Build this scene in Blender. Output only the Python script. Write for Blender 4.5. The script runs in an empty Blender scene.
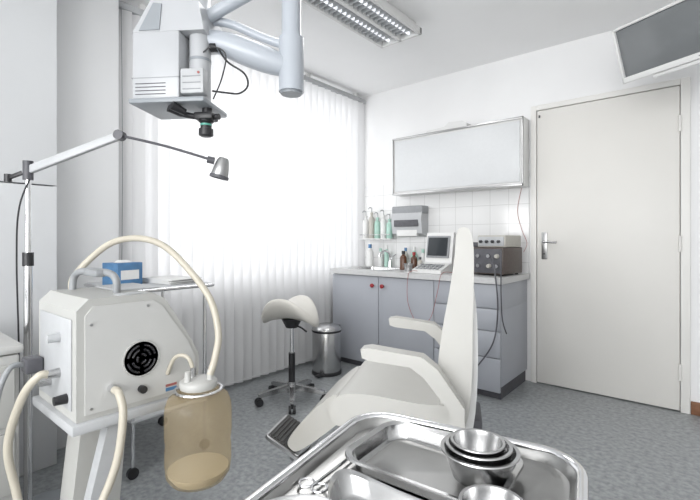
import bpy, bmesh, math
from mathutils import Vector, Matrix
S=bpy.context.scene
COL=S.collection
# ------------------------------------------------------------ materials
def mat(name,c,rough=.5,metal=0,trans=0,emit=0,spec=.5,noise=0,nscale=40,bump=0,coat=0,alpha=1):
    m=bpy.data.materials.new(name); m.use_nodes=True
    nt=m.node_tree; b=nt.nodes['Principled BSDF']
    b.inputs['Base Color'].default_value=(*c,1); b.inputs['Roughness'].default_value=rough
    b.inputs['Metallic'].default_value=metal; b.inputs['Transmission Weight'].default_value=trans
    b.inputs['Specular IOR Level'].default_value=spec; b.inputs['Coat Weight'].default_value=coat
    b.inputs['Alpha'].default_value=alpha
    if emit:
        b.inputs['Emission Color'].default_value=(*c,1); b.inputs['Emission Strength'].default_value=emit
    if noise or bump:
        tc=nt.nodes.new('ShaderNodeTexCoord'); n=nt.nodes.new('ShaderNodeTexNoise')
        n.inputs['Scale'].default_value=nscale; n.inputs['Detail'].default_value=5
        nt.links.new(tc.outputs['Object'],n.inputs['Vector'])
        if noise:
            r=nt.nodes.new('ShaderNodeValToRGB')
            r.color_ramp.elements[0].position=.35; r.color_ramp.elements[1].position=.65
            r.color_ramp.elements[0].color=(*[x*(1-noise) for x in c],1)
            r.color_ramp.elements[1].color=(*[min(1,x*(1+noise)) for x in c],1)
            nt.links.new(n.outputs['Fac'],r.inputs['Fac']); nt.links.new(r.outputs['Color'],b.inputs['Base Color'])
        if bump:
            bp=nt.nodes.new('ShaderNodeBump'); bp.inputs['Strength'].default_value=bump; bp.inputs['Distance'].default_value=.002
            nt.links.new(n.outputs['Fac'],bp.inputs['Height']); nt.links.new(bp.outputs['Normal'],b.inputs['Normal'])
    return m
WALL=mat('wall_paint',(.82,.82,.82),.7,noise=.012,nscale=3,bump=.05)
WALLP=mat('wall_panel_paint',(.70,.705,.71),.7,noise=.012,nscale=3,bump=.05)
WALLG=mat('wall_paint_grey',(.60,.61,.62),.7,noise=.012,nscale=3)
CEIL=mat('ceiling_paint',(.90,.90,.90),.8,noise=.01,nscale=2)
DOOR=mat('door_paint',(.73,.715,.68),.45,noise=.01,nscale=3)
FRAME=mat('door_frame_paint',(.76,.75,.72),.45,noise=.01,nscale=3)
BROWN=mat('baseboard_brown',(.22,.10,.05),.5,noise=.15,nscale=20)
CABG=mat('laminate_grey',(.37,.385,.42),.4,noise=.02,nscale=4)
COUNT=mat('countertop_laminate',(.54,.54,.54),.35,noise=.03,nscale=60)
PLINTH=mat('plinth_dark',(.08,.08,.09),.6,noise=.1)
RED=mat('knob_red',(.30,.015,.02),.35,noise=.05)
WHITE=mat('plastic_white',(.70,.70,.69),.35,noise=.01,nscale=5)
PWHITE=mat('housing_white',(.53,.53,.515),.4,noise=.012,nscale=5)
OFFW=mat('plastic_offwhite',(.46,.46,.44),.4,noise=.015,nscale=5)
MICW=mat('enamel_white',(.44,.45,.465),.3,noise=.01,nscale=5)
MICG=mat('enamel_grey',(.27,.29,.31),.35,noise=.02,nscale=5)
BLUEW=mat('scope_arm_enamel',(.43,.46,.50),.3,noise=.01,nscale=5)
BLK=mat('plastic_black',(.018,.018,.02),.4,noise=.1)
DGR=mat('plastic_darkgrey',(.08,.08,.09),.45,noise=.1)
GRY=mat('plastic_grey',(.27,.28,.29),.45,noise=.03)
LGRY=mat('plastic_lightgrey',(.44,.45,.46),.4,noise=.02)
CHR=mat('chrome',(.76,.76,.77),.12,1,noise=.01)
STL=mat('steel_brushed',(.50,.50,.50),.24,1,noise=.03,nscale=20)
TRAYS=mat('steel_tray',(.38,.378,.37),.28,1,noise=.04,nscale=14)
STD=mat('steel_satin',(.42,.42,.42),.3,1,noise=.04,nscale=20)
CREAM=mat('upholstery_cream',(.52,.513,.485),.45,noise=.012,nscale=8,bump=.1)
SEATC=mat('saddle_leather',(.66,.64,.59),.45,noise=.015,nscale=8,bump=.1)
HOSE=mat('hose_cream',(.48,.445,.37),.35,noise=.03,nscale=12)
FOOTP=mat('rubber_ribbed',(.07,.068,.066),.6,noise=.1)
SCR=mat('screen_dark',(.17,.18,.185),.15,noise=.02,nscale=2)
SCR2=mat('screen_black',(.03,.035,.04),.3,spec=.3,noise=.02,nscale=2)
BLUE=mat('carton_blue',(.07,.18,.34),.5,noise=.12,nscale=25)
AMB=mat('bottle_brown',(.09,.035,.015),.2,noise=.05)
GRN=mat('bottle_green',(.38,.58,.50),.3,noise=.05)
TEALC=mat('ring_green',(.10,.38,.30),.3,noise=.05)
REDC=mat('cable_red',(.36,.12,.11),.5,noise=.05)
PAPER=mat('paper_white',(.70,.70,.69),.8,noise=.02)
ELB=mat('case_brown_metal',(.08,.06,.052),.4,noise=.12)
BEIGE=mat('case_beige',(.46,.44,.40),.45,noise=.03)
# jar plastic
JAR=bpy.data.materials.new('jar_plastic_yellowed'); JAR.use_nodes=True
nt=JAR.node_tree; b=nt.nodes['Principled BSDF']; out=nt.nodes['Material Output']
b.inputs['Roughness'].default_value=.12
tr=nt.nodes.new('ShaderNodeBsdfTranslucent'); tr.inputs[0].default_value=(.80,.71,.55,1)
tp=nt.nodes.new('ShaderNodeBsdfTransparent'); tp.inputs[0].default_value=(.93,.87,.75,1)
nz=nt.nodes.new('ShaderNodeTexNoise'); nz.inputs['Scale'].default_value=3; nz.inputs['Detail'].default_value=1
rp=nt.nodes.new('ShaderNodeValToRGB'); rp.color_ramp.elements[0].color=(.42,.345,.235,1); rp.color_ramp.elements[1].color=(.57,.49,.365,1)
rp.color_ramp.elements[0].position=.3; rp.color_ramp.elements[1].position=.7
nt.links.new(nz.outputs['Fac'],rp.inputs['Fac']); nt.links.new(rp.outputs['Color'],b.inputs['Base Color'])
m1=nt.nodes.new('ShaderNodeMixShader'); m1.inputs[0].default_value=.35
m2=nt.nodes.new('ShaderNodeMixShader'); m2.inputs[0].default_value=.68
nt.links.new(b.outputs[0],m1.inputs[1]); nt.links.new(tr.outputs[0],m1.inputs[2])
nt.links.new(m1.outputs[0],m2.inputs[1]); nt.links.new(tp.outputs[0],m2.inputs[2]); nt.links.new(m2.outputs[0],out.inputs[0])
# blinds fabric
BLD=bpy.data.materials.new('blind_fabric'); BLD.use_nodes=True
nt=BLD.node_tree; b=nt.nodes['Principled BSDF']; out=nt.nodes['Material Output']
b.inputs['Base Color'].default_value=(.70,.70,.70,1); b.inputs['Roughness'].default_value=.8
w=nt.nodes.new('ShaderNodeTexNoise'); w.inputs['Scale'].default_value=120
bp=nt.nodes.new('ShaderNodeBump'); bp.inputs['Strength'].default_value=.1; nt.links.new(w.outputs['Fac'],bp.inputs['Height']); nt.links.new(bp.outputs[0],b.inputs['Normal'])
tr=nt.nodes.new('ShaderNodeBsdfTranslucent'); tr.inputs[0].default_value=(.9,.9,.91,1)
m1=nt.nodes.new('ShaderNodeMixShader'); m1.inputs[0].default_value=.36
nt.links.new(b.outputs[0],m1.inputs[1]); nt.links.new(tr.outputs[0],m1.inputs[2]); nt.links.new(m1.outputs[0],out.inputs[0])
# floor
FLR=bpy.data.materials.new('floor_linoleum'); FLR.use_nodes=True
nt=FLR.node_tree; b=nt.nodes['Principled BSDF']; b.inputs['Roughness'].default_value=.33
tc=nt.nodes.new('ShaderNodeTexCoord')
n1=nt.nodes.new('ShaderNodeTexNoise'); n1.inputs['Scale'].default_value=40; n1.inputs['Detail'].default_value=8
n2=nt.nodes.new('ShaderNodeTexVoronoi'); n2.inputs['Scale'].default_value=90
r1=nt.nodes.new('ShaderNodeValToRGB'); r1.color_ramp.elements[0].position=.30; r1.color_ramp.elements[1].position=.70
r1.color_ramp.elements[0].color=(.205,.218,.225,1); r1.color_ramp.elements[1].color=(.375,.392,.40,1)
r2=nt.nodes.new('ShaderNodeValToRGB'); r2.color_ramp.elements[0].color=(.8,.8,.8,1); r2.color_ramp.elements[1].color=(1,1,1,1); r2.color_ramp.elements[1].position=.5
mx=nt.nodes.new('ShaderNodeMixRGB'); mx.blend_type='MULTIPLY'; mx.inputs[0].default_value=.7
nt.links.new(tc.outputs['Object'],n1.inputs['Vector']); nt.links.new(tc.outputs['Object'],n2.inputs['Vector'])
nt.links.new(n1.outputs['Fac'],r1.inputs['Fac']); nt.links.new(n2.outputs['Distance'],r2.inputs['Fac'])
nt.links.new(r1.outputs[0],mx.inputs[1]); nt.links.new(r2.outputs[0],mx.inputs[2]); nt.links.new(mx.outputs[0],b.inputs['Base Color'])
# ------------------------------------------------------------ mesh helpers
class G:
    def __init__(s,name,loc=(0,0,0),rot=(0,0,0),world=False):
        e=bpy.data.objects.new(name,None); COL.objects.link(e); e.empty_display_size=.05
        e.location=loc; e.rotation_euler=[math.radians(a) for a in rot]; s.e=e; s.off=Vector(loc) if world else Vector((0,0,0))
def fin(bm,name,par,m,bev=0,seg=3,M=None,angle=38,sub=0):
    if bev:
        es=[e for e in bm.edges if len(e.link_faces)==2 and e.calc_face_angle(0)>math.radians(30)]
        bmesh.ops.bevel(bm,geom=es,offset=bev,segments=seg,profile=.5,affect='EDGES',clamp_overlap=True)
    if M is not None: bmesh.ops.transform(bm,matrix=M,verts=bm.verts)
    bmesh.ops.recalc_face_normals(bm,faces=bm.faces)
    for f in bm.faces: f.smooth=True
    for e in bm.edges:
        if len(e.link_faces)==2 and e.calc_face_angle(0)>math.radians(angle): e.smooth=False
    me=bpy.data.meshes.new(name); bm.to_mesh(me); bm.free(); me.materials.append(m)
    o=bpy.data.objects.new(name,me); COL.objects.link(o)
    if par is not None:
        o.parent=par.e; o.location=-par.off
    if sub:
        md=o.modifiers.new('sub','SUBSURF'); md.levels=sub; md.render_levels=sub
    return o
def bbox(bm,a,b):
    r=bmesh.ops.create_cube(bm,size=1)
    for v in r['verts']:
        v.co=Vector([ (a[i]+b[i])/2+v.co[i]*(b[i]-a[i]) for i in range(3)])
def box(name,par,m,a,b,bev=.003,seg=2,M=None):
    bm=bmesh.new(); bbox(bm,a,b); return fin(bm,name,par,m,bev,seg,M)
def boxes(name,par,m,lst,bev=0):
    bm=bmesh.new()
    for a,b in lst: bbox(bm,a,b)
    return fin(bm,name,par,m,bev)
def ringverts(bm,c,x,y,r,n): return [bm.verts.new(c+x*(r*math.cos(2*math.pi*i/n))+y*(r*math.sin(2*math.pi*i/n))) for i in range(n)]
def bridge(bm,A,B):
    n=len(A)
    for i in range(n): bm.faces.new((A[i],A[(i+1)%n],B[(i+1)%n],B[i]))
def catmull(P,k=8,cyc=False):
    P=[Vector(p) for p in P]; out=[]; n=len(P)
    for i in range(n if cyc else n-1):
        g=lambda j:P[j%n] if cyc else P[max(0,min(n-1,j))]
        a,b_,c,d=g(i-1),g(i),g(i+1),g(i+2)
        for s in range(k):
            t=s/k
            out.append(.5*((2*b_)+(c-a)*t+(2*a-5*b_+4*c-d)*t*t+(3*b_-a-3*c+d)*t**3))
    if not cyc: out.append(P[-1])
    return out
def sweepbm(bm,P,r,n=12,cyc=False):
    P=[Vector(p) for p in P]; N=len(P)
    R=r if isinstance(r,list) else [r]*N
    T=[]
    for i in range(N):
        a=P[(i-1)%N] if (cyc or i>0) else P[i]; c=P[(i+1)%N] if (cyc or i<N-1) else P[i]
        T.append((c-a).normalized())
    up=Vector((0,0,1)) if abs(T[0].z)<.9 else Vector((1,0,0))
    x=T[0].cross(up).normalized(); rings=[]
    for i in range(N):
        x=(x-T[i]*x.dot(T[i])).normalized(); y=T[i].cross(x)
        rings.append(ringverts(bm,P[i],x,y,R[i],n))
    for i in range(N-1): bridge(bm,rings[i],rings[i+1])
    if cyc: bridge(bm,rings[-1],rings[0])
    else: bm.faces.new(rings[0][::-1]); bm.faces.new(rings[-1])
def tube(name,par,m,P,r,n=12,k=8,cyc=False,smooth=True,M=None):
    bm=bmesh.new(); sweepbm(bm,catmull(P,k,cyc) if smooth else P,r,n,cyc); return fin(bm,name,par,m,M=M)
def cyl(name,par,m,p0,p1,r0,r1=None,n=32,bev=0,M=None):
    bm=bmesh.new(); r1=r0 if r1 is None else r1
    sweepbm(bm,[p0,p1],[r0,r1],n); return fin(bm,name,par,m,bev,2,M)
def cyls(name,par,m,lst,n=20):
    bm=bmesh.new()
    for p0,p1,r in lst: sweepbm(bm,[p0,p1],r,n)
    return fin(bm,name,par,m)
def lathe(name,par,m,prof,c=(0,0,0),n=40,M=None):
    bm=bmesh.new(); c=Vector(c); rings=[]
    for r,z in prof:
        if r<1e-5: rings.append([bm.verts.new(c+Vector((0,0,z)))])
        else: rings.append(ringverts(bm,c+Vector((0,0,z)),Vector((1,0,0)),Vector((0,1,0)),r,n))
    for A,B in zip(rings,rings[1:]):
        if len(A)==1 and len(B)==1: continue
        if len(A)==1:
            for i in range(n): bm.faces.new((A[0],B[i],B[(i+1)%n]))
        elif len(B)==1:
            for i in range(n): bm.faces.new((B[0],A[i],A[(i+1)%n]))
        else: bridge(bm,A,B)
    return fin(bm,name,par,m,M=M,angle=45)
def prism(name,par,m,pts,axis,a0,a1,bev=.003,seg=3,M=None):
    bm=bmesh.new()
    def mk(p,a):
        if axis=='y': return Vector((p[0],a,p[1]))
        if axis=='x': return Vector((a,p[0],p[1]))
        return Vector((p[0],p[1],a))
    A=[bm.verts.new(mk(p,a0)) for p in pts]; B=[bm.verts.new(mk(p,a1)) for p in pts]
    bridge(bm,A,B); bm.faces.new(A[::-1]); bm.faces.new(B)
    return fin(bm,name,par,m,bev,seg,M)
def rr(w,d,r,z=0,n=6,cx=0,cy=0):
    o=[]
    for sx,sy,a0 in ((1,1,0),(-1,1,90),(-1,-1,180),(1,-1,270)):
        for i in range(n+1):
            a=math.radians(a0+90*i/n)
            o.append(Vector((cx+sx*(w/2-r)+r*math.cos(a),cy+sy*(d/2-r)+r*math.sin(a),z)))
    return o
def loft(name,par,m,rings,cap0=True,cap1=False,M=None,sub=0,angle=45):
    bm=bmesh.new(); V=[[bm.verts.new(p) for p in R] for R in rings]
    for A,B in zip(V,V[1:]): bridge(bm,A,B)
    if cap0: bm.faces.new(V[0][::-1])
    if cap1: bm.faces.new(V[-1])
    return fin(bm,name,par,m,M=M,sub=sub,angle=angle)
def smoothpoly(P,k=5):
    return [(v.x,v.y) for v in catmull([(p[0],p[1],0) for p in P],k,True)]
XL,XR,YB,YR,H=-2.733,1.4,3.39,-2.2,2.5
# ------------------------------------------------------------ room
box('floor',None,FLR,(XL-.12,YR-.12,-.1),(XR+.12,YB+.2,0),0)
box('ceiling',None,CEIL,(XL-.12,YR-.12,H),(XR+.12,YB+.2,H+.1),0)
wy0,wy1,wz0,wz1=1.22,3.30,.74,2.40
boxes('wall_left',None,WALL,[((XL-.12,YR,0),(XL,wy0,H)),((XL-.12,wy1,0),(XL,YB,H)),((XL-.12,wy0,0),(XL,wy1,wz0)),((XL-.12,wy0,wz1),(XL,wy1,H))])
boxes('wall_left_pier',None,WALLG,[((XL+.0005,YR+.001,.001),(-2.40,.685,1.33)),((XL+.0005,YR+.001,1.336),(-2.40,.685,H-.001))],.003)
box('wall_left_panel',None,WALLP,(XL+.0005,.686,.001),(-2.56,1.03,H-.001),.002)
dx0,dx1,dz=-1.0,-.125,2.05
boxes('wall_back',None,WALL,[((XL,YB,0),(dx0,YB+.2,H)),((dx1,YB,0),(XR,YB+.2,H)),((dx0,YB,dz),(dx1,YB+.2,H)),((dx0,YB+.1,0),(dx1,YB+.2,dz))])
box('wall_right',None,WALL,(XR,YR,0),(XR+.12,YB,H),0)
rx0,rx1=-1.6,1.2
boxes('wall_rear',None,WALL,[((XL,YR-.12,0),(rx0,YR,H)),((rx1,YR-.12,0),(XR,YR,H)),((rx0,YR-.12,0),(rx1,YR,.7)),((rx0,YR-.12,2.35),(rx1,YR,H))])
def windowframe(nm,lst):
    g=G(nm); boxes('frame',g,WHITE,lst,.004)
t=.04
windowframe('window_1',[((XL-.10,wy0,wz0),(XL-.05,wy0+t,wz1)),((XL-.10,wy1-t,wz0),(XL-.05,wy1,wz1)),((XL-.10,wy0,wz0),(XL-.05,wy1,wz0+t)),((XL-.10,wy0,wz1-t),(XL-.05,wy1,wz1))])
windowframe('added_fill_window',[((rx0,YR-.10,.7),(rx0+t,YR-.05,2.35)),((rx1-t,YR-.10,.7),(rx1,YR-.05,2.35)),((rx0,YR-.10,.7),(rx1,YR-.05,.75)),((rx0,YR-.10,2.3),(rx1,YR-.05,2.35))])  # unseen rear window, added as an opening for the fill light
# door
g=G('door_1',(-.56,YB,0),world=True)
box('leaf',g,DOOR,(dx0+.012,YB-.012,.008),(dx1-.012,YB+.03,dz-.012),.003)
boxes('frame',g,FRAME,[((dx0-.032,YB-.018,0),(dx0+.008,YB+.02,dz+.03)),((dx1-.008,YB-.018,0),(dx1+.04,YB+.02,dz+.03)),((dx0+.008,YB-.018,dz-.008),(dx1-.008,YB+.02,dz+.03))],.003)
box('handle_plate',g,STD,(-.955,YB-.018,.93),(-.915,YB-.012,1.13),.003)
cyl('handle_spindle',g,STL,(-.935,YB-.018,1.06),(-.935,YB-.06,1.06),.009)
tube('handle_lever',g,STL,[(-.935,YB-.06,1.06),(-.91,YB-.062,1.06),(-.84,YB-.06,1.055)],.008)
cyl('keyhole',g,BLK,(-.935,YB-.019,.97),(-.935,YB-.0175,.97),.006)
for i,z in enumerate((.25,1.05,1.8)): cyl('hinge_%d'%i,g,FRAME,(dx1-.010,YB-.022,z-.05),(dx1-.010,YB-.022,z+.05),.008)
box('hook',g,BLK,(-.975,YB-.02,1.985),(-.965,YB-.012,2.005),.001)
boxes('baseboard_back',None,BROWN,[((dx1+.042,YB-.015,0),(XR,YB-.0005,.08))],.003)
# tile backsplash
TILE=bpy.data.materials.new('tile_white'); TILE.use_nodes=True
nt=TILE.node_tree; b=nt.nodes['Principled BSDF']; b.inputs['Roughness'].default_value=.15
tc=nt.nodes.new('ShaderNodeTexCoord'); mp=nt.nodes.new('ShaderNodeMapping'); mp.inputs['Rotation'].default_value=(math.radians(90),0,0)
br=nt.nodes.new('ShaderNodeTexBrick'); br.offset=0; br.inputs['Scale'].default_value=1
br.inputs['Brick Width'].default_value=.15; br.inputs['Row Height'].default_value=.15; br.inputs['Mortar Size'].default_value=.0022
br.inputs['Color1'].default_value=(.74,.74,.735,1); br.inputs['Color2'].default_value=(.75,.75,.745,1); br.inputs['Mortar'].default_value=(.56,.56,.55,1)
nt.links.new(tc.outputs['Object'],mp.inputs[0]); nt.links.new(mp.outputs[0],br.inputs['Vector']); nt.links.new(br.outputs[0],b.inputs['Base Color'])
box('wall_back_tiles',None,TILE,(XL+.001,YB-.01,.80),(-1.045,YB-.0003,1.60),.001)
# ------------------------------------------------------------ vertical blinds
g=G('vertical_blinds',(-2.64,2.2,0),world=True)
box('head_rail',g,LGRY,(-2.67,1.04,2.42),(-2.61,3.375,2.46),.004)
boxes('rail_brackets',g,WHITE,[((-2.655,y-.02,2.46),(-2.625,y+.02,2.4995)) for y in (1.2,1.9,2.6,3.25)],.002)
bm=bmesh.new(); y=1.075; pitch=.079; k=0
while y<3.37:
    w=.114; a=math.radians(27+6*math.sin(k*2.1)); prev=None
    for j in range(7):
        s=(j/6-.5); off=.009*(1-(2*s)**2)
        px=-2.64+ s*w*math.sin(a)+off; py=min(y+s*w*math.cos(a),3.385)
        v0=bm.verts.new((px,py,.035)); v1=bm.verts.new((px,py,2.42))
        if prev: bm.faces.new((prev[0],v0,v1,prev[1]))
        prev=(v0,v1)
    y+=pitch; k+=1
bmesh.ops.recalc_face_normals(bm,faces=bm.faces)
me=bpy.data.meshes.new('slats'); bm.to_mesh(me); bm.free(); me.materials.append(BLD)
for p in me.polygons: p.use_smooth=True
o=bpy.data.objects.new('slats',me); COL.objects.link(o); o.parent=g.e; o.location=-g.off
tube('bottom_chain',g,WHITE,[(-2.60,1.1,.06),(-2.605,2.2,.055),(-2.60,3.3,.06)],.0025,6)
tube('pull_cord',g,GRY,[(-2.60,1.06,2.42),(-2.595,1.065,1.5),(-2.60,1.06,.7)],.002,6)
# ------------------------------------------------------------ base cabinet with sink
cl,cr,cf,cz=-2.56,-1.06,2.83,.82
g=G('base_cabinet',(-1.8,3.1,0),world=True)
boxes('carcass',g,CABG,[((cl,cf+.02,.09),(cr,YB-.012,.60)),((cl,cf+.02,.60),(-2.47,YB-.012,cz-.04)),((-2.03,cf+.02,.60),(cr,YB-.012,cz-.04)),((-2.47,cf+.02,.6),(-2.03,2.90,cz-.04))],.001)
box('plinth',g,PLINTH,(cl+.01,cf+.04,0),(cr-.01,YB-.02,.09),0)
def cdoor(n,x0,x1,z0,z1): box(n,g,CABG,(x0+.003,cf,z0+.003),(x1-.003,cf+.019,z1-.003),.002)
cdoor('door_a',cl,-2.06,.05,cz-.045); cdoor('door_b',-2.06,-1.555,.05,cz-.045)
for i,(z0,z1) in enumerate(((.05,.28),(.28,.46),(.46,.61),(.61,cz-.045))): cdoor('drawer_%d'%i,-1.555,cr,z0,z1)
for i,x in enumerate((-2.11,-2.01)):
    lathe('knob_%d'%i,g,RED,[(0,0),(.008,0),(.008,.012),(.017,.018),(.017,.026),(.010,.031),(0,.032)],M=Matrix.Translation((x,cf,.70))@Matrix.Rotation(math.radians(90),4,'X'))
for i,z in enumerate((.20,.40,.55,.70)):
    lathe('knob_d%d'%i,g,CABG,[(0,0),(.008,0),(.008,.012),(.015,.018),(.015,.024),(0,.028)],M=Matrix.Translation((-1.31,cf,z))@Matrix.Rotation(math.radians(90),4,'X'))
sx0,sx1,sy0,sy1=-2.45,-2.05,2.93,3.24
boxes('countertop',g,COUNT,[((cl-.01,cf-.025,cz-.04),(sx0,YB-.011,cz)),((sx1,cf-.025,cz-.04),(cr+.02,YB-.011,cz)),((sx0,cf-.025,cz-.04),(sx1,sy0,cz)),((sx0,sy1,cz-.04),(sx1,YB-.011,cz))],0)
cx,cy=(sx0+sx1)/2,(sy0+sy1)/2
loft('sink_basin',g,STL,[rr(.34,.25,.05,cz-.15,6,cx,cy),rr(.38,.29,.05,cz-.13,6,cx,cy),rr(.395,.305,.05,cz,6,cx,cy),rr(.44,.35,.05,cz+.004,6,cx,cy),rr(.445,.355,.05,cz+.001,6,cx,cy)])
cyl('tap_base',g,CHR,(cx,3.28,cz),(cx,3.28,cz+.06),.022,.018)
tube('tap_spout',g,CHR,[(cx,3.28,cz+.05),(cx,3.27,cz+.12),(cx,3.2,cz+.15),(cx,3.12,cz+.13),(cx,3.11,cz+.10)],.010)
tube('tap_lever',g,CHR,[(cx,3.28,cz+.06),(cx+.03,3.28,cz+.10),(cx+.07,3.27,cz+.12)],.006)
# ------------------------------------------------------------ wall shutter cabinet
g=G('wall_cabinet',(-1.62,3.32,1.73),world=True)
box('case',g,WHITE,(-2.20,3.25,1.475),(-1.045,YB-.011,1.985),.004)
SHUT=mat('shutter_panel',(.64,.652,.66),.4,noise=.01)
box('panel',g,SHUT,(-2.175,3.243,1.505),(-1.07,3.252,1.955),.002)
boxes('trim_frame',g,STD,[((-2.20,3.238,1.475),(-1.045,3.25,1.492)),((-2.20,3.238,1.970),(-1.045,3.25,1.985)),((-2.20,3.238,1.475),(-2.189,3.25,1.985)),((-1.056,3.238,1.475),(-1.045,3.25,1.985))],.002)
g=G('desk_lamp_housing',(-1.68,3.32,1.985),world=True)
prism('body',g,WHITE,[(-1.88,1.986),(-1.50,1.986),(-1.50,2.02),(-1.54,2.045),(-1.66,2.05),(-1.70,2.02),(-1.86,2.01)],'y',3.27,3.36,.006)
# ------------------------------------------------------------ towel dispenser
g=G('paper_towel_dispenser',(-2.07,3.34,1.24),world=True)
prism('body',g,LGRY,[(3.379,1.10),(3.27,1.13),(3.25,1.25),(3.27,1.35),(3.379,1.36)],'x',-2.22,-1.91,.01)
box('window',g,DGR,(-2.19,3.246,1.19),(-1.94,3.262,1.25),.004)
box('towels',g,PAPER,(-2.17,3.262,1.105),(-1.96,3.30,1.16),.003)
box('lid',g,GRY,(-2.225,3.262,1.30),(-1.905,3.378,1.375),.012)
# soap dispenser bottles on a wall rack
g=G('soap_dispenser_rack',(-2.42,3.33,1.05),world=True)
box('shelf',g,WHITE,(-2.60,3.27,1.075),(-2.25,3.379,1.085),.002)
tube('rail',g,STL,[(-2.60,3.268,1.12),(-2.25,3.268,1.12)],.004,8)
for i,(x,m_,h) in enumerate(((-2.57,WHITE,.22),(-2.50,BEIGE,.25),(-2.43,GRN,.20),(-2.36,WHITE,.22),(-2.29,GRN,.18))):
    lathe('bottle_%d'%i,g,m_,[(0,0),(.026,0),(.029,.01),(.029,h*.72),(.024,h*.80),(.012,h*.85),(.012,h*.92),(.016,h*.93),(.016,h),(0,h)],(x,3.325,1.0855),24)
    tube('pump_%d'%i,g,LGRY,[(x,3.325,1.085+h),(x,3.325,1.085+h+.04),(x,3.29,1.085+h+.045),(x,3.275,1.085+h+.03)],.005,8)
# bottles on the counter
def bottle(nm,x,y,z,r,h,m_,capm=WHITE):
    g=G(nm,(x,y,z))
    lathe('body',g,m_,[(0,0),(r,0),(r,h*.62),(r*.85,h*.7),(r*.4,h*.78),(r*.4,h*.84)],n=24)
    lathe('cap',g,capm,[(r*.5,h*.82),(r*.5,h),(0,h)],n=20)
bottle('reagent_bottle',-1.98,3.08,cz+.0005,.030,.16,AMB,BLK)
bottle('reagent_bottle',-1.90,3.12,cz+.0005,.028,.15,AMB,RED)
bottle('spray_bottle',-2.02,3.32,cz+.0005,.030,.19,GRN)
bottle('spray_bottle',-1.82,3.22,cz+.0005,.026,.14,WHITE,BLUE)
bottle('spray_bottle',-1.93,3.32,cz+.0005,.026,.17,WHITE,GRN)
bottle('spray_bottle',-2.40,3.335,cz+.0015,.024,.17,WHITE,GRN)
bottle('spray_bottle',-2.33,3.335,cz+.0015,.022,.20,GRN,WHITE)
bottle('spray_bottle',-2.12,3.335,cz+.0015,.024,.18,BEIGE,BLUE)
bottle('spray_bottle',-1.86,3.33,cz+.0005,.024,.20,WHITE,DGR)
bottle('disinfectant_bottle',-2.50,3.30,cz+.0005,.034,.21,WHITE,BLUE)
bottle('reagent_bottle',-1.83,3.10,cz+.0005,.022,.11,BEIGE,DGR)
bottle('reagent_bottle',-1.76,3.28,cz+.0005,.025,.15,GRN,BLUE)
g=G('test_tube_rack',(-1.95,3.22,cz))
boxes('frame',g,WHITE,[((-.06,-.02,.001),(.06,.02,.008)),((-.06,-.02,.05),(.06,.02,.056)),((-.06,-.02,.001),(-.054,.02,.056)),((.054,-.02,.001),(.06,.02,.056))],.001)
cyls('tubes',g,GRN,[((-.04+.02*i,0,.009),(-.04+.02*i,0,.08),.006) for i in range(5)],12)
g=G('steel_cup',(-1.85,2.95,cz))
lathe('cup',g,STL,[(0,.001),(.03,.001),(.035,.06),(.038,.062),(.033,.06),(.028,.004),(0,.004)],n=28)
# diagnostic monitor
g=G('diagnostic_monitor',(-1.64,3.06,cz),(0,0,-2))
prism('base',g,WHITE,[(-.19,.001),(.12,.001),(.12,.07),(-.03,.075),(-.19,.025)],'x',-.12,.13,.006)
boxes('keys',g,GRY,[((-.10+.035*i,-.165+.035*j-.01,.030+.0125*j),(-.10+.035*i+.022,-.145+.035*j,.037+.0125*j+.003)) for i in range(6) for j in range(3)])
prism('screen_housing',g,WHITE,[(-.02,.075),(.13,.075),(.13,.27),(.06,.31),(.02,.31)],'x',-.115,.125,.008)
Mx=Matrix.Translation((0,0.0,.195))@Matrix.Rotation(math.radians(-9.7),4,'X')
box('bezel',g,GRY,(-.10,-.012,-.085),(.10,.004,.09),.003,M=Mx)
box('screen',g,SCR2,(-.086,-.016,-.070),(.086,-.010,.075),.002,M=Mx)
# electronics stack
g=G('electrosurgical_unit',(-1.22,3.12,cz),(0,0,-6))
box('case',g,ELB,(-.16,-.15,.012),(.15,.15,.20),.006)
box('front_panel',g,DGR,(-.15,-.158,.02),(.14,-.149,.19),.002)
for i,(x,z) in enumerate(((-.10,.14),(-.03,.14),(.05,.14),(.11,.14),(-.10,.07),(-.03,.07),(.05,.07),(.11,.07))):
    cyl('knob_%d'%i,g,(CHR if i%3 else BEIGE),(x,-.156,z),(x,-.180,z),.016,.013,20)
cyls('feet',g,BLK,[((x,y,.0005),(x,y,.013),.012) for x in (-.13,.12) for y in (-.12,.12)])
g=G('light_source_unit',(-1.20,3.12,cz+.201),(0,0,-6))
box('case',g,BEIGE,(-.085,-.12,.0),(.13,.13,.085),.008)
box('panel',g,LGRY,(-.075,-.127,.01),(.12,-.119,.075),.002)
cyls('knobs',g,BLK,[((-.05+.045*i,-.126,.04),(-.05+.045*i,-.142,.04),.011) for i in range(4)])
g=G('black_control_box',(-1.335,3.14,cz+.201),(0,0,-6))
box('case',g,DGR,(-.035,-.09,0),(.03,.08,.035),.005)
g=G('power_cord',(-1.2,2.8,.7),world=True)
tube('grey_cable',g,DGR,[(-1.16,2.94,.95),(-1.12,2.86,.93),(-1.08,2.79,.85),(-1.06,2.785,.62),(-1.09,2.785,.40),(-1.20,2.785,.22),(-1.30,2.785,.10),(-1.36,2.75,.006)],.005,8)
tube('black_cable',g,DGR,[(-1.10,2.95,1.0),(-1.07,2.87,.97),(-1.045,2.80,.86),(-1.04,2.79,.70),(-1.035,2.80,.55),(-1.03,2.86,.45)],.004,8)
g=G('signal_cable',(-1.6,2.8,.7),world=True)
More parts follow.
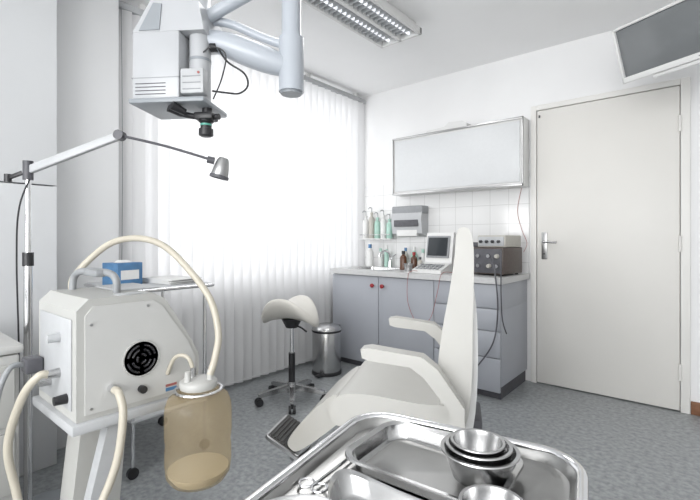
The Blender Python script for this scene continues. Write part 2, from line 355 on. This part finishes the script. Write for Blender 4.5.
tube('red_cable',g,REDC,[(-1.71,2.86,.835),(-1.74,2.83,.835),(-1.755,2.795,.80),(-1.75,2.785,.60),(-1.66,2.78,.45),(-1.56,2.785,.50),(-1.50,2.785,.70),(-1.47,2.79,.83),(-1.44,2.90,.835)],.0018,8)
g=G('signal_cable',(-1.1,3.37,1.3),world=True)
tube('wall_cable',g,REDC,[(-1.10,3.372,1.47),(-1.13,3.372,1.30),(-1.10,3.37,1.16),(-1.06,3.372,1.05),(-1.08,3.36,.98)],.0018,8)
# ------------------------------------------------------------ pedal bin
g=G('pedal_bin',(-2.37,2.55,0))
lathe('body',g,STL,[(0,.02),(.112,.02),(.115,.03),(.117,.34),(.115,.345)])
lathe('base_ring',g,BLK,[(0,.0005),(.12,.0005),(.12,.025),(.112,.03)])
lathe('lid_ring',g,BLK,[(.116,.335),(.121,.338),(.121,.35),(.115,.352)])
lathe('lid',g,STL,[(.119,.352),(.119,.362),(.10,.382),(.06,.395),(0,.40)])
box('pedal',g,BLK,(.02,-.165,.012),(.07,-.10,.022),.003)
box('hinge',g,BLK,(-.03,.112,.32),(.03,.135,.37),.004)
# ------------------------------------------------------------ saddle stool
g=G('saddle_stool',(-2.14,1.96,0),(0,0,20))
for i in range(5):
    a=math.radians(72*i+10); c,s=math.cos(a),math.sin(a)
    prism('leg_%d'%i,g,STL,[(0,.075),(.21,.055),(.225,.06),(.225,.075),(.20,.085),(0,.115)],'y',-.014,.014,.004,2,M=Matrix.Rotation(a,4,'Z'))
    for q,w in enumerate((-.014,.014)):
        cx_,cy_=.222*c-w*s,.222*s+w*c
        d=Vector((-s,c,0))*.008
        p=Vector((cx_,cy_,.0255)); cyl('wheel_%d_%d'%(i,q),g,BLK,p-d,p+d,.025,n=24,bev=.003)
    cyl('caster_stem_%d'%i,g,BLK,(.215*c,.215*s,.03),(.215*c,.215*s,.062),.01)
cyl('hub',g,STL,(0,0,.06),(0,0,.13),.034,.028)
cyl('column_lower',g,BLK,(0,0,.12),(0,0,.32),.022)
cyl('column_upper',g,CHR,(0,0,.32),(0,0,.52),.014)
cyl('mechanism',g,BLK,(0,0,.49),(0,0,.55),.04,.07)
tube('height_lever',g,BLK,[(0,0,.51),(.09,-.05,.505),(.15,-.09,.49)],.006,8)
bm=bmesh.new(); N=40; rings=[]
def sz(x,y): return .65+.07*abs(y/.17)**2.2*(1 if y<0 else .75)-.09*abs(x/.20)**2
for lay,(k,dz_) in enumerate(((0.02,0),(.25,0),(.5,0),(.72,0),(.88,-.003),(.97,-.014),(1.0,-.035),(.96,-.06),(.75,-.072),(.4,-.095),(.15,-.10))):
    R=[]
    for i in range(N):
        a=2*math.pi*i/N; ca,sa=math.cos(a),math.sin(a)
        x=.20*k*math.copysign(abs(ca)**.85,ca); y=.17*k*math.copysign(abs(sa)**.85,sa)
        if y>0: x*=1-.35*(y/.17)
        R.append(bm.verts.new((x,y,sz(x,y)+dz_)))
    rings.append(R)
for A,B in zip(rings,rings[1:]): bridge(bm,A,B)
bm.faces.new(rings[0]); bm.faces.new(rings[-1])
fin(bm,'seat',g,SEATC,angle=80)
# ------------------------------------------------------------ examination chair
g=G('examination_chair',(-.926,1.505,0),(0,0,205.2))
box('base_plate',g,WHITE,(-.26,-.21,.001),(.20,.21,.05),.02,3)
box('column',g,WHITE,(-.15,-.13,.05),(.10,.13,.36),.03,3)
box('under_frame',g,DGR,(-.22,-.17,.355),(.22,.17,.40),.01)
seatp=smoothpoly([(-.19,.41),(0,.40),(.18,.40),(.255,.40),(.275,.455),(.235,.51),(.12,.52),(-.05,.505),(-.16,.505),(-.20,.47)],4)
prism('seat_cushion',g,CREAM,seatp,'y',-.245,.245,.018,3)
backp=smoothpoly([(-.150,.44),(-.125,.50),(-.115,.62),(-.130,.76),(-.155,.90),(-.172,1.02),(-.177,1.09),(-.190,1.118),(-.220,1.112),(-.235,1.05),(-.235,.90),(-.232,.76),(-.230,.62),(-.222,.50),(-.20,.43)],4)
prism('backrest',g,CREAM,backp,'y',-.235,.235,.02,3)
prism('back_shell',g,WHITE,smoothpoly([(-.205,.40),(-.215,.55),(-.215,.72),(-.225,.90),(-.235,.92),(-.248,.80),(-.250,.6),(-.235,.42)],3),'y',-.19,.19,.006)
box('hinge_block',g,DGR,(-.27,-.10,.34),(-.19,.10,.41),.012)
armp=[(.140,.702),(.135,.672),(.11,.664),(-.03,.652),(-.075,.62),(-.155,.52),(-.16,.46),(-.205,.46),(-.205,.53),(-.12,.65),(-.07,.688),(.11,.708)]
for nm,y in (('armrest_a',.262),('armrest_b',-.322)):
    prism(nm,g,CREAM,armp,'y',y,y+.06,.013,3)
    box(nm+'_bracket',g,LGRY,(-.20,y+.005 if y<0 else y-.04,.455),(-.165,y+.095 if y<0 else y+.055,.485),.004)
Ml=Matrix.Translation((.255,0,.455))@Matrix.Rotation(math.radians(43),4,'Y')
prism('leg_rest',g,CREAM,smoothpoly([(-.02,.03),(.08,.045),(.19,.038),(.265,.02),(.275,-.01),(.25,-.035),(.12,-.05),(-.01,-.045)],4),'y',-.19,.19,.015,3,M=Ml)
box('leg_rest_rail_a',g,STL,(.1,-.11,-.060),(.36,-.09,-.040),.003,M=Ml)
box('leg_rest_rail_b',g,STL,(.1,.09,-.060),(.36,.11,-.040),.003,M=Ml)
Mf=Matrix.Translation((.515,0,.215))@Matrix.Rotation(math.radians(-28),4,'Y')
loft('footplate',g,STD,[rr(.19,.23,.02,-.008),rr(.19,.23,.02,.006),rr(.18,.22,.018,.008)],True,True,M=Mf)
boxes_l=[((-.080+.0165*i,-.10,.008),(-.072+.0165*i,.10,.016)) for i in range(10)]
bm=bmesh.new()
for a,b_ in boxes_l: bbox(bm,a,b_)
bbox(bm,(-.085,-.106,.006),(.085,.106,.010))
fin(bm,'footplate_ribs',g,FOOTP,M=Mf)
# ------------------------------------------------------------ instrument trolley
g=G('instrument_trolley',(-.312,.49,.70),(0,0,11))
W,D=.42,.60
loft('tray',g,TRAYS,[rr(W-.06,D-.06,.05,-.013,8),rr(W-.04,D-.04,.06,-.010,8),rr(W-.03,D-.03,.065,.0,8),rr(W-.02,D-.02,.07,.006,8),rr(W,D,.075,.002,8),rr(W+.004,D+.004,.077,-.012,8),rr(W-.01,D-.01,.07,-.026,8)],True,True)
tube('rim',g,CHR,rr(W-.006,D-.006,.072,.004,8),.009,12,cyc=True,smooth=False)
for i,(x,y) in enumerate(((-.17,-.25),(.17,-.25),(-.17,.25),(.17,.25))):
    cyl('leg_%d'%i,g,CHR,(x,y,-.64),(x,y,-.02),.011)
    cyl('caster_%d'%i,g,BLK,(x-.011,y,-.67),(x+.011,y,-.67),.0295,bev=.004)
    cyl('caster_fork_%d'%i,g,STL,(x,y,-.66),(x,y,-.63),.012)
loft('lower_shelf',g,STL,[rr(.36,.54,.03,-.46),rr(.38,.56,.03,-.45),rr(.385,.565,.03,-.44)],True,False)
TB=-.0175
def onTray(nm,x,y,rz,z=TB+.0005):
    q=G(nm,(0,0,0)); 
    c,s=math.cos(math.radians(11)),math.sin(math.radians(11))
    q.e.location=(-.312+c*x-s*y,.49+s*x+c*y,.709+z); q.e.rotation_euler=(0,0,math.radians(11+rz)); return q
q=onTray('steel_instrument_dish',-.015,.160,-7,-.0215)
loft('dish',q,STL,[rr(.225,.145,.025,.001),rr(.235,.155,.03,.004),rr(.245,.165,.033,.026),rr(.265,.185,.04,.029),rr(.267,.187,.04,.025)])
loft('dish_liner',q,TRAYS,[rr(.20,.13,.02,.005),rr(.205,.135,.02,.0065)])
def bowl(nm,x,y,z,r,h,tilt=0):
    q=onTray(nm,x,y,0,z)
    lathe('bowl',q,STL,[(0,0),(r*.62,0),(r*.72,h*.08),(r*.92,h*.85),(r*.95,h*.97),(r*1.04,h),(r*1.05,h*.98),(r*1.04,h*1.02),(r*.94,h*1.01),(r*.90,h*.85),(r*.70,h*.12),(r*.6,h*.05),(0,h*.05)],n=56)
bowl('steel_bowl',.062,.166,-.0138,.059,.048)
bowl('steel_bowl',.060,.168,-.0095,.050,.050)
bowl('steel_bowl',.058,.170,-.0055,.041,.050)
bowl('steel_bowl',.105,.045,TB+.001,.042,.040)
def kidney(nm,x,y,rz,s=1):
    q=onTray(nm,x,y,rz,-.020)
    def K(k,z):
        o=[]
        for i in range(48):
            a=2*math.pi*i/48; u=math.cos(a); v=math.sin(a)
            px=.095*u*k; py=.048*v*k+.03*(1-(u*k)**2)-.0
            o.append(Vector((px*s,py*s-.01,z)))
        return o
    loft('dish',q,STL,[K(.80,.001),K(.86,.004),K(.98,.026),K(1.08,.029),K(1.085,.026)])
kidney('kidney_dish',-.030,.005,170)
kidney('kidney_dish',-.110,-.085,15,.8)
def tool(nm,x,y,rz):
    q=onTray(nm,x,y,rz,-.0175)
    tube('shaft',q,CHR,[(-.07,0,0.004),(0,0,.004),(.06,.003,.004),(.085,.01,.012)],.0025,8)
    tube('ring_a',q,CHR,[(-.07+.012*math.cos(t_),.013+.012*math.sin(t_),.004) for t_ in [i*math.pi/4 for i in range(8)]],.002,6,cyc=True)
    tube('ring_b',q,CHR,[(-.07+.012*math.cos(t_),-.013+.012*math.sin(t_),.004) for t_ in [i*math.pi/4 for i in range(8)]],.002,6,cyc=True)
tool('forceps',-.155,.09,85)
# ------------------------------------------------------------ suction machine on cart
g=G('suction_pump',(-1.46,.58,0),world=True)
x0,x1,y0,y1,z0,z1=-1.625,-1.30,.415,.775,.585,.915
prism('housing',g,OFFW,[(y0,z0),(y1,z0),(y1,.70),(y1-.03,.76),(y1-.115,z1-.02),(y1-.15,z1),(y0+.03,z1),(y0,z1-.03)],'x',x0,x1,.008)
prism('side_panel',g,PWHITE,[(y0+.02,z0+.015),(y1-.015,z0+.015),(y1-.015,.695),(y1-.04,.75),(y1-.125,z1-.04),(y1-.155,z1-.02),(y0+.04,z1-.02),(y0+.02,z1-.045)],'x',x1-.001,x1+.004,.002)
cyls('panel_screws',g,STD,[((x1+.003,y,z),(x1+.006,y,z),.004) for y,z in ((y0+.035,z0+.03),(y1-.03,z0+.03),(y0+.035,z1-.07),(y1-.17,z1-.035),(y1-.035,.68))],10)
fy,fz,fx=.585,.725,x1+.004
lathe('fan_recess',g,OFFW,[(0,0),(.054,0),(.054,.003),(.050,.003)],M=Matrix.Translation((fx,fy,fz))@Matrix.Rotation(math.radians(90),4,'Y'))
bm=bmesh.new()
for rad in (.013,.0265,.040):
    n4=4 if rad>.02 else 3
    for q in range(n4):
        gap=.0045/rad+.09
        a0=2*math.pi*q/n4+gap; a1=2*math.pi*(q+1)/n4-gap
        P=[(fx+.004,fy+rad*math.cos(a0+(a1-a0)*j/8),fz+rad*math.sin(a0+(a1-a0)*j/8)) for j in range(9)]
        sweepbm(bm,P,.0034,6)
fin(bm,'fan_slots',g,BLK)
tube('carry_handle',g,GRY,[(-1.60,.50,.912),(-1.60,.505,.955),(-1.56,.515,.975),(-1.44,.545,.975),(-1.40,.555,.955),(-1.40,.557,.912)],.011,12)
box('handle_grip',g,GRY,(-1.56,.512,.962),(-1.44,.548,.985),.008)
box('label_slot',g,LGRY,(-1.36,.53,.914),(-1.315,.60,.918),.001)
cyl('knob_black',g,BLK,(x1,.585,.635),(x1+.022,.585,.635),.011,n=20,bev=.002)
cyl('port',g,CHR,(x1,.50,.66),(x1+.03,.50,.66),.010,n=20)
box('red_label',g,REDC,(x1+.004,.66,.62),(x1+.006,.695,.627),0)
box('blue_label',g,BLUE,(x1+.004,.66,.606),(x1+.006,.695,.616),0)
for i,(x,z,m_) in enumerate(((-1.58,.70,BLK),(-1.50,.66,STL),(-1.42,.70,STL),(-1.36,.64,BLK),(-1.42,.80,LGRY))):
    cyl('connector_%d'%i,g,m_,(x,y0,z),(x,y0-.035,z),.014,.012,20)
box('gauge_plate',g,LGRY,(-1.60,y0-.004,.61),(-1.33,y0,.86),.002)
box('mains_plug',g,DGR,(-1.615,y0-.05,.675),(-1.555,y0-.005,.72),.006)
boxes('top_tray',g,LGRY,[((-1.61,.57,.914),(-1.42,.70,.921))],.003)
# cart
box('cart_deck',g,LGRY,(-1.64,.40,.555),(-1.285,.78,.584),.006)
prism('cart_column',g,OFFW,[(.47,.555),(.60,.555),(.56,.09),(.42,.09)],'x',-1.52,-1.42,.01)
prism('cart_strut',g,LGRY,[(.50,.555),(.54,.555),(.45,.06),(.38,.06)],'x',-1.35,-1.31,.006)
boxes('cart_base',g,LGRY,[((-1.64,.36,.055),(-1.30,.41,.09)),((-1.64,.66,.055),(-1.30,.71,.09)),((-1.50,.36,.055),(-1.44,.71,.09))],.006)
for i,(x,y) in enumerate(((-1.61,.385),(-1.33,.385),(-1.61,.685),(-1.33,.685))):
    cyl('caster_%d'%i,g,BLK,(x-.012,y,.0285),(x+.012,y,.0285),.028,n=24,bev=.003)
# collection jar (hangs from the pump cart)
JX,JY=-1.175,.70
def sh(P): return [(JX+p[0],JY+p[1],p[2]) for p in P]
lathe('jar',g,JAR,[(0,.362),(.05,.360),(.078,.366),(.091,.385),(.095,.42),(.0945,.46),(.092,.475),(.0945,.49),(.096,.50),(.096,.56),(.094,.585),(.086,.608),(.068,.622),(.050,.628),(.048,.642)],(JX,JY,0),n=48)
lathe('jar_contents',g,HOSE,[(0,.366),(.07,.368),(.085,.388),(.087,.397),(0,.397)],(JX,JY,0),n=40)
lathe('jar_cap',g,OFFW,[(.048,.636),(.052,.636),(.054,.642),(.054,.654),(.048,.660),(.02,.662),(0,.662)],(JX,JY,0),n=40)
for i,(x,y) in enumerate(((.03,.02),(-.03,.0),(0,-.035),(.0,.04))):
    cyl('jar_port_%d'%i,g,STL if i%2 else OFFW,(JX+x,JY+y,.658),(JX+x,JY+y,.690),.010,.008,16)
tube('jar_ring',g,CHR,sh([(.066*math.cos(i*math.pi/8),.066*math.sin(i*math.pi/8),.630) for i in range(16)]),.005,8,cyc=True)
tube('jar_arm',g,CHR,sh([(-.066,.0,.630),(-.10,.0,.615),(-.115,0,.575)]),.006,8)
# hoses
tube('hose_loop',g,HOSE,[(-1.60,.50,.90),(-1.625,.51,.95),(-1.60,.56,1.02),(-1.53,.60,1.07),(-1.441,.647,1.082),(-1.36,.69,1.055),(-1.27,.725,.98),(-1.20,.756,.889),(-1.155,.755,.79),(-1.143,.735,.72),(-1.145,.72,.675)],.0105,14)
tube('hose_a',g,HOSE,[(-1.42,.385,.70),(-1.42,.36,.70),(-1.45,.33,.64),(-1.50,.31,.50),(-1.50,.33,.36),(-1.44,.34,.22),(-1.34,.33,.10),(-1.25,.30,.015)],.011,12)
tube('hose_b',g,HOSE,[(-1.27,.50,.66),(-1.24,.50,.655),(-1.215,.50,.60),(-1.21,.48,.48),(-1.215,.43,.36),(-1.24,.38,.24),(-1.22,.34,.10),(-1.18,.34,.013)],.0105,12)
tube('hose_c',g,HOSE,[(-1.205,.70,.68),(-1.21,.69,.715),(-1.235,.68,.725),(-1.265,.67,.71),(-1.295,.665,.66)],.006,10)
tube('mains_cable',g,GRY,[(-1.585,.37,.70),(-1.575,.33,.70),(-1.57,.30,.62),(-1.56,.29,.48),(-1.52,.29,.30),(-1.44,.27,.12),(-1.40,.25,.009)],.008,10)
# ------------------------------------------------------------ white side cabinet
g=G('treatment_unit_cabinet',(-1.9,.1,0),world=True)
box('body',g,PWHITE,(-2.20,-.35,.05),(-1.665,.375,.72),.01)
box('top',g,PWHITE,(-2.21,-.36,.722),(-1.655,.385,.75),.01)
box('plinth',g,PLINTH,(-2.18,-.33,0),(-1.69,.35,.05),0)
boxes('drawer_fronts',g,OFFW,[((-1.664,-.33,.08+.21*i),(-1.652,.36,.27+.21*i)) for i in range(3)],.003)
# ------------------------------------------------------------ exam lamp
g=G('examination_lamp',(-1.944,.462,0),world=True)
PX,PY=-1.944,.462
lathe('base',g,MICG,[(0,.04),(.08,.045),(.125,.03),(.13,.001),(0,.001)],(PX-.05,PY+.07,0))
cyl('pole_lower',g,CHR,(PX,PY,.04),(PX,PY,1.0),.014)
cyl('pole_upper',g,CHR,(PX,PY,1.0),(PX,PY,1.34),.010)
cyl('pole_clamp',g,BLK,(PX,PY,.98),(PX,PY,1.03),.018)
cyl('pole_joint',g,DGR,(PX,PY,1.30),(PX,PY,1.37),.017)
dA=Vector((-1.68,.68,1.465))-Vector((PX,PY,1.335))
p0=Vector((PX,PY,1.335))
def slab(nm,a,b_,w,h,m_,bev=.005):
    a=Vector(a); b_=Vector(b_); d=b_-a; M=Matrix.Translation(a)@d.to_track_quat('X','Z').to_matrix().to_4x4()
    return box(nm,g,m_,(0,-w/2,-h/2),(d.length,w/2,h/2),bev,3,M)
slab('arm_lower',p0-dA*.05,p0+dA*1.0,.022,.030,LGRY)
cyl('elbow',g,DGR,p0+dA+Vector((.010,-.012,0)),p0+dA+Vector((-.010,.012,0)),.018)
slab('counterweight',p0-dA*.22,p0-dA*.05,.012,.014,BLK,.002)
cyl('tension_knob',g,BLK,p0-dA*.22-Vector((0,0,.015)),p0-dA*.22+Vector((0,0,.015)),.012)
tube('arm_upper_a',g,DGR,[p0+dA,Vector((-1.55,.79,1.425)),Vector((-1.42,.895,1.375))],.005,8)
cyl('head_joint',g,DGR,(-1.425,.885,1.375),(-1.41,.905,1.37),.013)
Mh=Matrix.Translation((-1.395,.925,1.345))@Matrix.Rotation(math.radians(10),4,'Y')@Matrix.Rotation(math.radians(-10),4,'X')
lathe('lamp_head',g,STD,[(0,.04),(.016,.038),(.022,.028),(.028,.0),(.032,-.03),(.030,-.034),(.0,-.028)],M=Mh,n=32)
lathe('lamp_rim',g,DGR,[(.031,-.028),(.035,-.03),(.035,-.04),(.030,-.04)],M=Mh,n=32)
tube('lamp_cable',g,BLK,[(PX,PY+.02,1.34),(PX+.02,PY-.03,1.2),(PX-.02,PY-.03,1.0),(PX-.01,PY-.025,.6),(PX-.02,PY-.03,.06)],.003,6)
# ------------------------------------------------------------ ceiling microscope
g=G('surgical_microscope',(-1.700,.925,1.80),(0,0,34))
box('body',g,MICW,(-.14,-.11,-.165),(.055,.13,.10),.008)
prism('body_top',g,MICW,[(-.145,.102),(-.065,.235),(.13,.215),(.15,.102)],'y',-.10,.13,.008)
prism('body_top_panel',g,MICG,[(-.115,.108),(-.055,.215),(-.02,.21),(-.03,.108)],'y',-.105,-.099,.002)
boxes('vent_slots',g,DGR,[((-.125,-.112,-.15+.014*i),(.0,-.109,-.147+.014*i)) for i in range(4)])
box('body_seam',g,GRY,(-.141,-.111,-.085),(.056,.131,-.082),0)
box('base_plate',g,MICG,(-.15,-.12,-.185),(.16,.12,-.165),.005)
cyl('column',g,MICW,(.105,-.03,-.165),(.105,-.03,.14),.042,bev=.006)
cyl('column_band',g,MICG,(.105,-.03,.0),(.105,-.03,.012),.0435)
box('control_panel',g,LGRY,(.058,-.11,-.15),(.155,-.06,-.05),.008)
boxes('panel_lines',g,GRY,[((.07,-.1115,-.135+.025*j),(.143,-.1095,-.131+.025*j)) for j in range(3)])
cyl('knob_a',g,BLK,(.175,-.03,.06),(.15,-.03,.06),.018); cyl('knob_red',g,REDC,(.135,-.113,-.07),(.135,-.109,-.07),.005)
cyl('head_mount',g,BLK,(.13,-.02,-.185),(.13,-.02,-.215),.02)
box('head_block',g,BLK,(.085,-.055,-.235),(.165,.015,-.205),.008)
lathe('objective',g,BLK,[(0,-.22),(.028,-.222),(.030,-.240),(.022,-.245),(.022,-.267),(.029,-.269),(.029,-.295),(.02,-.300),(0,-.298)],(.125,-.02,0),28)
lathe('objective_ring',g,TEALC,[(.0225,-.248),(.0235,-.249),(.0235,-.255),(.0225,-.256)],(.125,-.02,0),28)
tube('binocular_arm',g,BLK,[(.15,-.02,-.222),(.09,-.04,-.222),(.03,-.06,-.212)],.012,10)
cyl('eyepiece_a',g,BLK,(.035,-.045,-.212),(.0,-.085,-.195),.013,.018); cyl('eyepiece_b',g,BLK,(.065,-.08,-.215),(.03,-.12,-.198),.013,.018)
cyl('side_knob',g,BLK,(.13,-.02,-.222),(.185,-.03,-.222),.012)
bm=bmesh.new(); sweepbm(bm,catmull([(.10,-.01,.11),(.20,0,.085),(.30,.02,.05),(.40,.04,.015),(.47,.05,-.0)],6),[.035+.02*math.sin(math.pi*i/24) for i in range(25)],20)
fin(bm,'balance_arm',g,BLUEW)
tube('balance_arm_upper',g,BLUEW,[(.08,.02,.20),(.20,.04,.19),(.34,.05,.13),(.47,.05,.08)],.018,14)
JC=.465
cyl('joint_column',g,BLUEW,(JC,.05,-.105),(JC,.05,.12),.052,bev=.01)
cyl('joint_cap',g,MICG,(JC,.05,-.115),(JC,.05,-.104),.043,bev=.003)
cyl('drop_tube',g,BLUEW,(JC,.05,.10),(JC,.05,.42),.040)
tube('ceiling_boom',g,MICW,[(JC,.05,.42),(.38,.05,.43),(.10,.10,.44),(-.05,.12,.44)],.045,18)
tube('boom_riser',g,MICW,[(.08,.04,.20),(.06,.08,.30),(.05,.10,.44)],.04,18)
cyl('ceiling_post',g,MICW,(-.05,.12,.42),(-.05,.12,.695),.06); cyl('ceiling_flange',g,MICW,(-.05,.12,.67),(-.05,.12,.6998),.11,bev=.004)
tube('boom_strut',g,BLUEW,[(.12,.0,.20),(.22,.0,.25),(.33,.03,.33),(.40,.05,.42)],.026,14)
tube('cable_a',g,BLK,[(.15,-.02,.13),(.18,-.03,.06),(.22,-.03,.0),(.29,-.03,-.05),(.305,-.03,-.10),(.27,-.03,-.13),(.21,-.03,-.125),(.16,-.04,-.12)],.004,8)
tube('cable_b',g,BLK,[(.12,-.06,.02),(.17,-.06,.05),(.22,-.05,.02),(.20,-.04,-.07),(.16,-.03,-.15)],.003,8)
# ------------------------------------------------------------ ceiling light
g=G('fluorescent_ceiling_light',(-1.595,1.8,H),world=True)
lx0,lx1,ly0,ly1=-1.76,-1.44,1.17,2.46
boxes('housing',g,WHITE,[((lx0+.03,ly0+.02,H-.05),(lx1-.03,ly1-.02,H-.0002))],.004)
boxes('frame',g,WHITE,[((lx0,ly0,H-.085),(lx0+.018,ly1,H-.04)),((lx1-.018,ly0,H-.085),(lx1,ly1,H-.04)),((lx0,ly0,H-.085),(lx1,ly0+.02,H-.04)),((lx0,ly1-.02,H-.085),(lx1,ly1,H-.04)),((-1.61,ly0,H-.085),(-1.585,ly1,H-.05))],.003)
boxes('louvres',g,LGRY,[((lx0+.015,ly0+.04+.04*i,H-.08),(lx1-.015,ly0+.043+.04*i,H-.05)) for i in range(30)])
TUBE=mat('tube_glow',(.92,.95,1),.5,emit=.8)
cyls('tubes',g,TUBE,[((x,ly0+.03,H-.062),(x,ly1-.03,H-.062),.01) for x in (-1.68,-1.52)],12)
# ------------------------------------------------------------ monitor
g=G('ceiling_monitor',(-.135,2.62,2.070),(20,0,-26))
w,h=.265,.145
box('rear_case',g,WHITE,(-w+.03,.03,-h+.03),(w-.03,.09,h-.03),.02,3)
boxes('bezel',g,WHITE,[((-w,-.02,-h),(w,.035,-h+.03)),((-w,-.02,h-.014),(w,.035,h)),((-w,-.02,-h),(-w+.014,.035,h)),((w-.014,-.02,-h),(w,.035,h)),((-w+.01,0,-h+.01),(w-.01,.035,h-.01))],.004)
box('screen',g,SCR,(-w+.014,-.006,-h+.030),(w-.014,.001,h-.014),.001)
boxes('button_row',g,GRY,[((.10+.02*i,-.023,-h+.012),(.112+.02*i,-.019,-h+.018)) for i in range(5)])
box('speaker_base',g,WHITE,(-.12,-.01,-h-.02),(.12,.04,-h),.006)
box('mount_plate',g,LGRY,(-.06,.09,-.06),(.06,.105,.06),.004)
tube('bracket_arm',g,WHITE,[(0,.10,.0),(0,.17,.04),(0,.20,.20),(0,.17,.35)],.02,14)
tube('bracket_drop',g,WHITE,[(0,.17,.35),(0,.147,.405)],.02,14)
# ------------------------------------------------------------ side trolley
g=G('side_table',(-2.2,1.05,0),world=True)
ax0,ax1,ay0,ay1,az=-2.46,-1.96,.83,1.25,.855
box('top',g,LGRY,(ax0,ay0,az-.02),(ax1,ay1,az),.006)
tube('edge_rail',g,CHR,[v+Vector(((ax0+ax1)/2,(ay0+ay1)/2,az-.01)) for v in rr(ax1-ax0+.01,ay1-ay0+.01,.02)],.009,10,cyc=True,smooth=False)
cyls('legs',g,CHR,[((x,y,.05),(x,y,az-.02),.009) for x in (ax0+.03,ax1-.03) for y in (ay0+.03,ay1-.03)])
box('lower_shelf',g,LGRY,(ax0+.02,ay0+.02,.25),(ax1-.02,ay1-.02,.262),.003)
cyls('casters',g,BLK,[((x-.01,y,.0255),(x+.01,y,.0255),.025) for x in (ax0+.03,ax1-.03) for y in (ay0+.03,ay1-.03)])
cyls('caster_stems',g,BLK,[((x,y,.03),(x,y,.055),.009) for x in (ax0+.03,ax1-.03) for y in (ay0+.03,ay1-.03)])
g=G('glove_box',(-2.20,.89,az),(0,0,12))
box('carton',g,BLUE,(-.06,-.05,.001),(.06,.08,.11),.002)
box('carton_label',g,PAPER,(.0595,-.035,.03),(.0610,.06,.075),0)
loft('opening',g,PAPER,[rr(.05,.08,.02,.111,6,0,.015),rr(.03,.05,.012,.122,6,0,.015)],True,True)
g=G('paper_stack',(-2.16,1.12,az),(0,0,8))
for i in range(5): box('sheet_%d'%i,g,PAPER,(-.13+.004*i,-.09,.001+.005*i),(.13+.004*i*(-1)**i,.09,.0055+.005*i),.001)
# ------------------------------------------------------------ lights
def area(nm,loc,rot,sx,sy,p,c=(1,1,1)):
    l=bpy.data.lights.new(nm,'AREA'); l.shape='RECTANGLE'; l.size=sx; l.size_y=sy; l.energy=p; l.color=c
    o=bpy.data.objects.new(nm,l); o.location=loc; o.rotation_euler=[math.radians(a) for a in rot]; COL.objects.link(o)
area('daylight_window',(XL-.75,(wy0+wy1)/2,1.9),(0,-90,0),3.0,3.6,100,(.98,.99,1))
area('added_rear_fill',((rx0+rx1)/2,YR-.05,1.52),(90,0,0),rx1-rx0,1.6,120,(.99,.995,1))  # fill light added behind the camera, set in the added rear opening
area('fluorescent_lamp',((lx0+lx1)/2,(ly0+ly1)/2,H-.09),(0,0,0),.28,1.2,10,(1,1,1))
wd=bpy.data.worlds.new('world'); S.world=wd; wd.use_nodes=True
wd.node_tree.nodes['Background'].inputs[0].default_value=(.95,.97,1,1); wd.node_tree.nodes['Background'].inputs[1].default_value=.8
# ------------------------------------------------------------ camera
c=bpy.data.cameras.new('camera'); c.sensor_width=36; c.lens=430/700*36; c.shift_y=-11/700; c.clip_start=.02
co=bpy.data.objects.new('camera',c); co.location=(0,0,1.08); co.rotation_euler=(math.radians(90),0,math.radians(39.81)); COL.objects.link(co); S.camera=co
S.view_settings.view_transform='Standard'; S.view_settings.look='None'; S.view_settings.exposure=.08
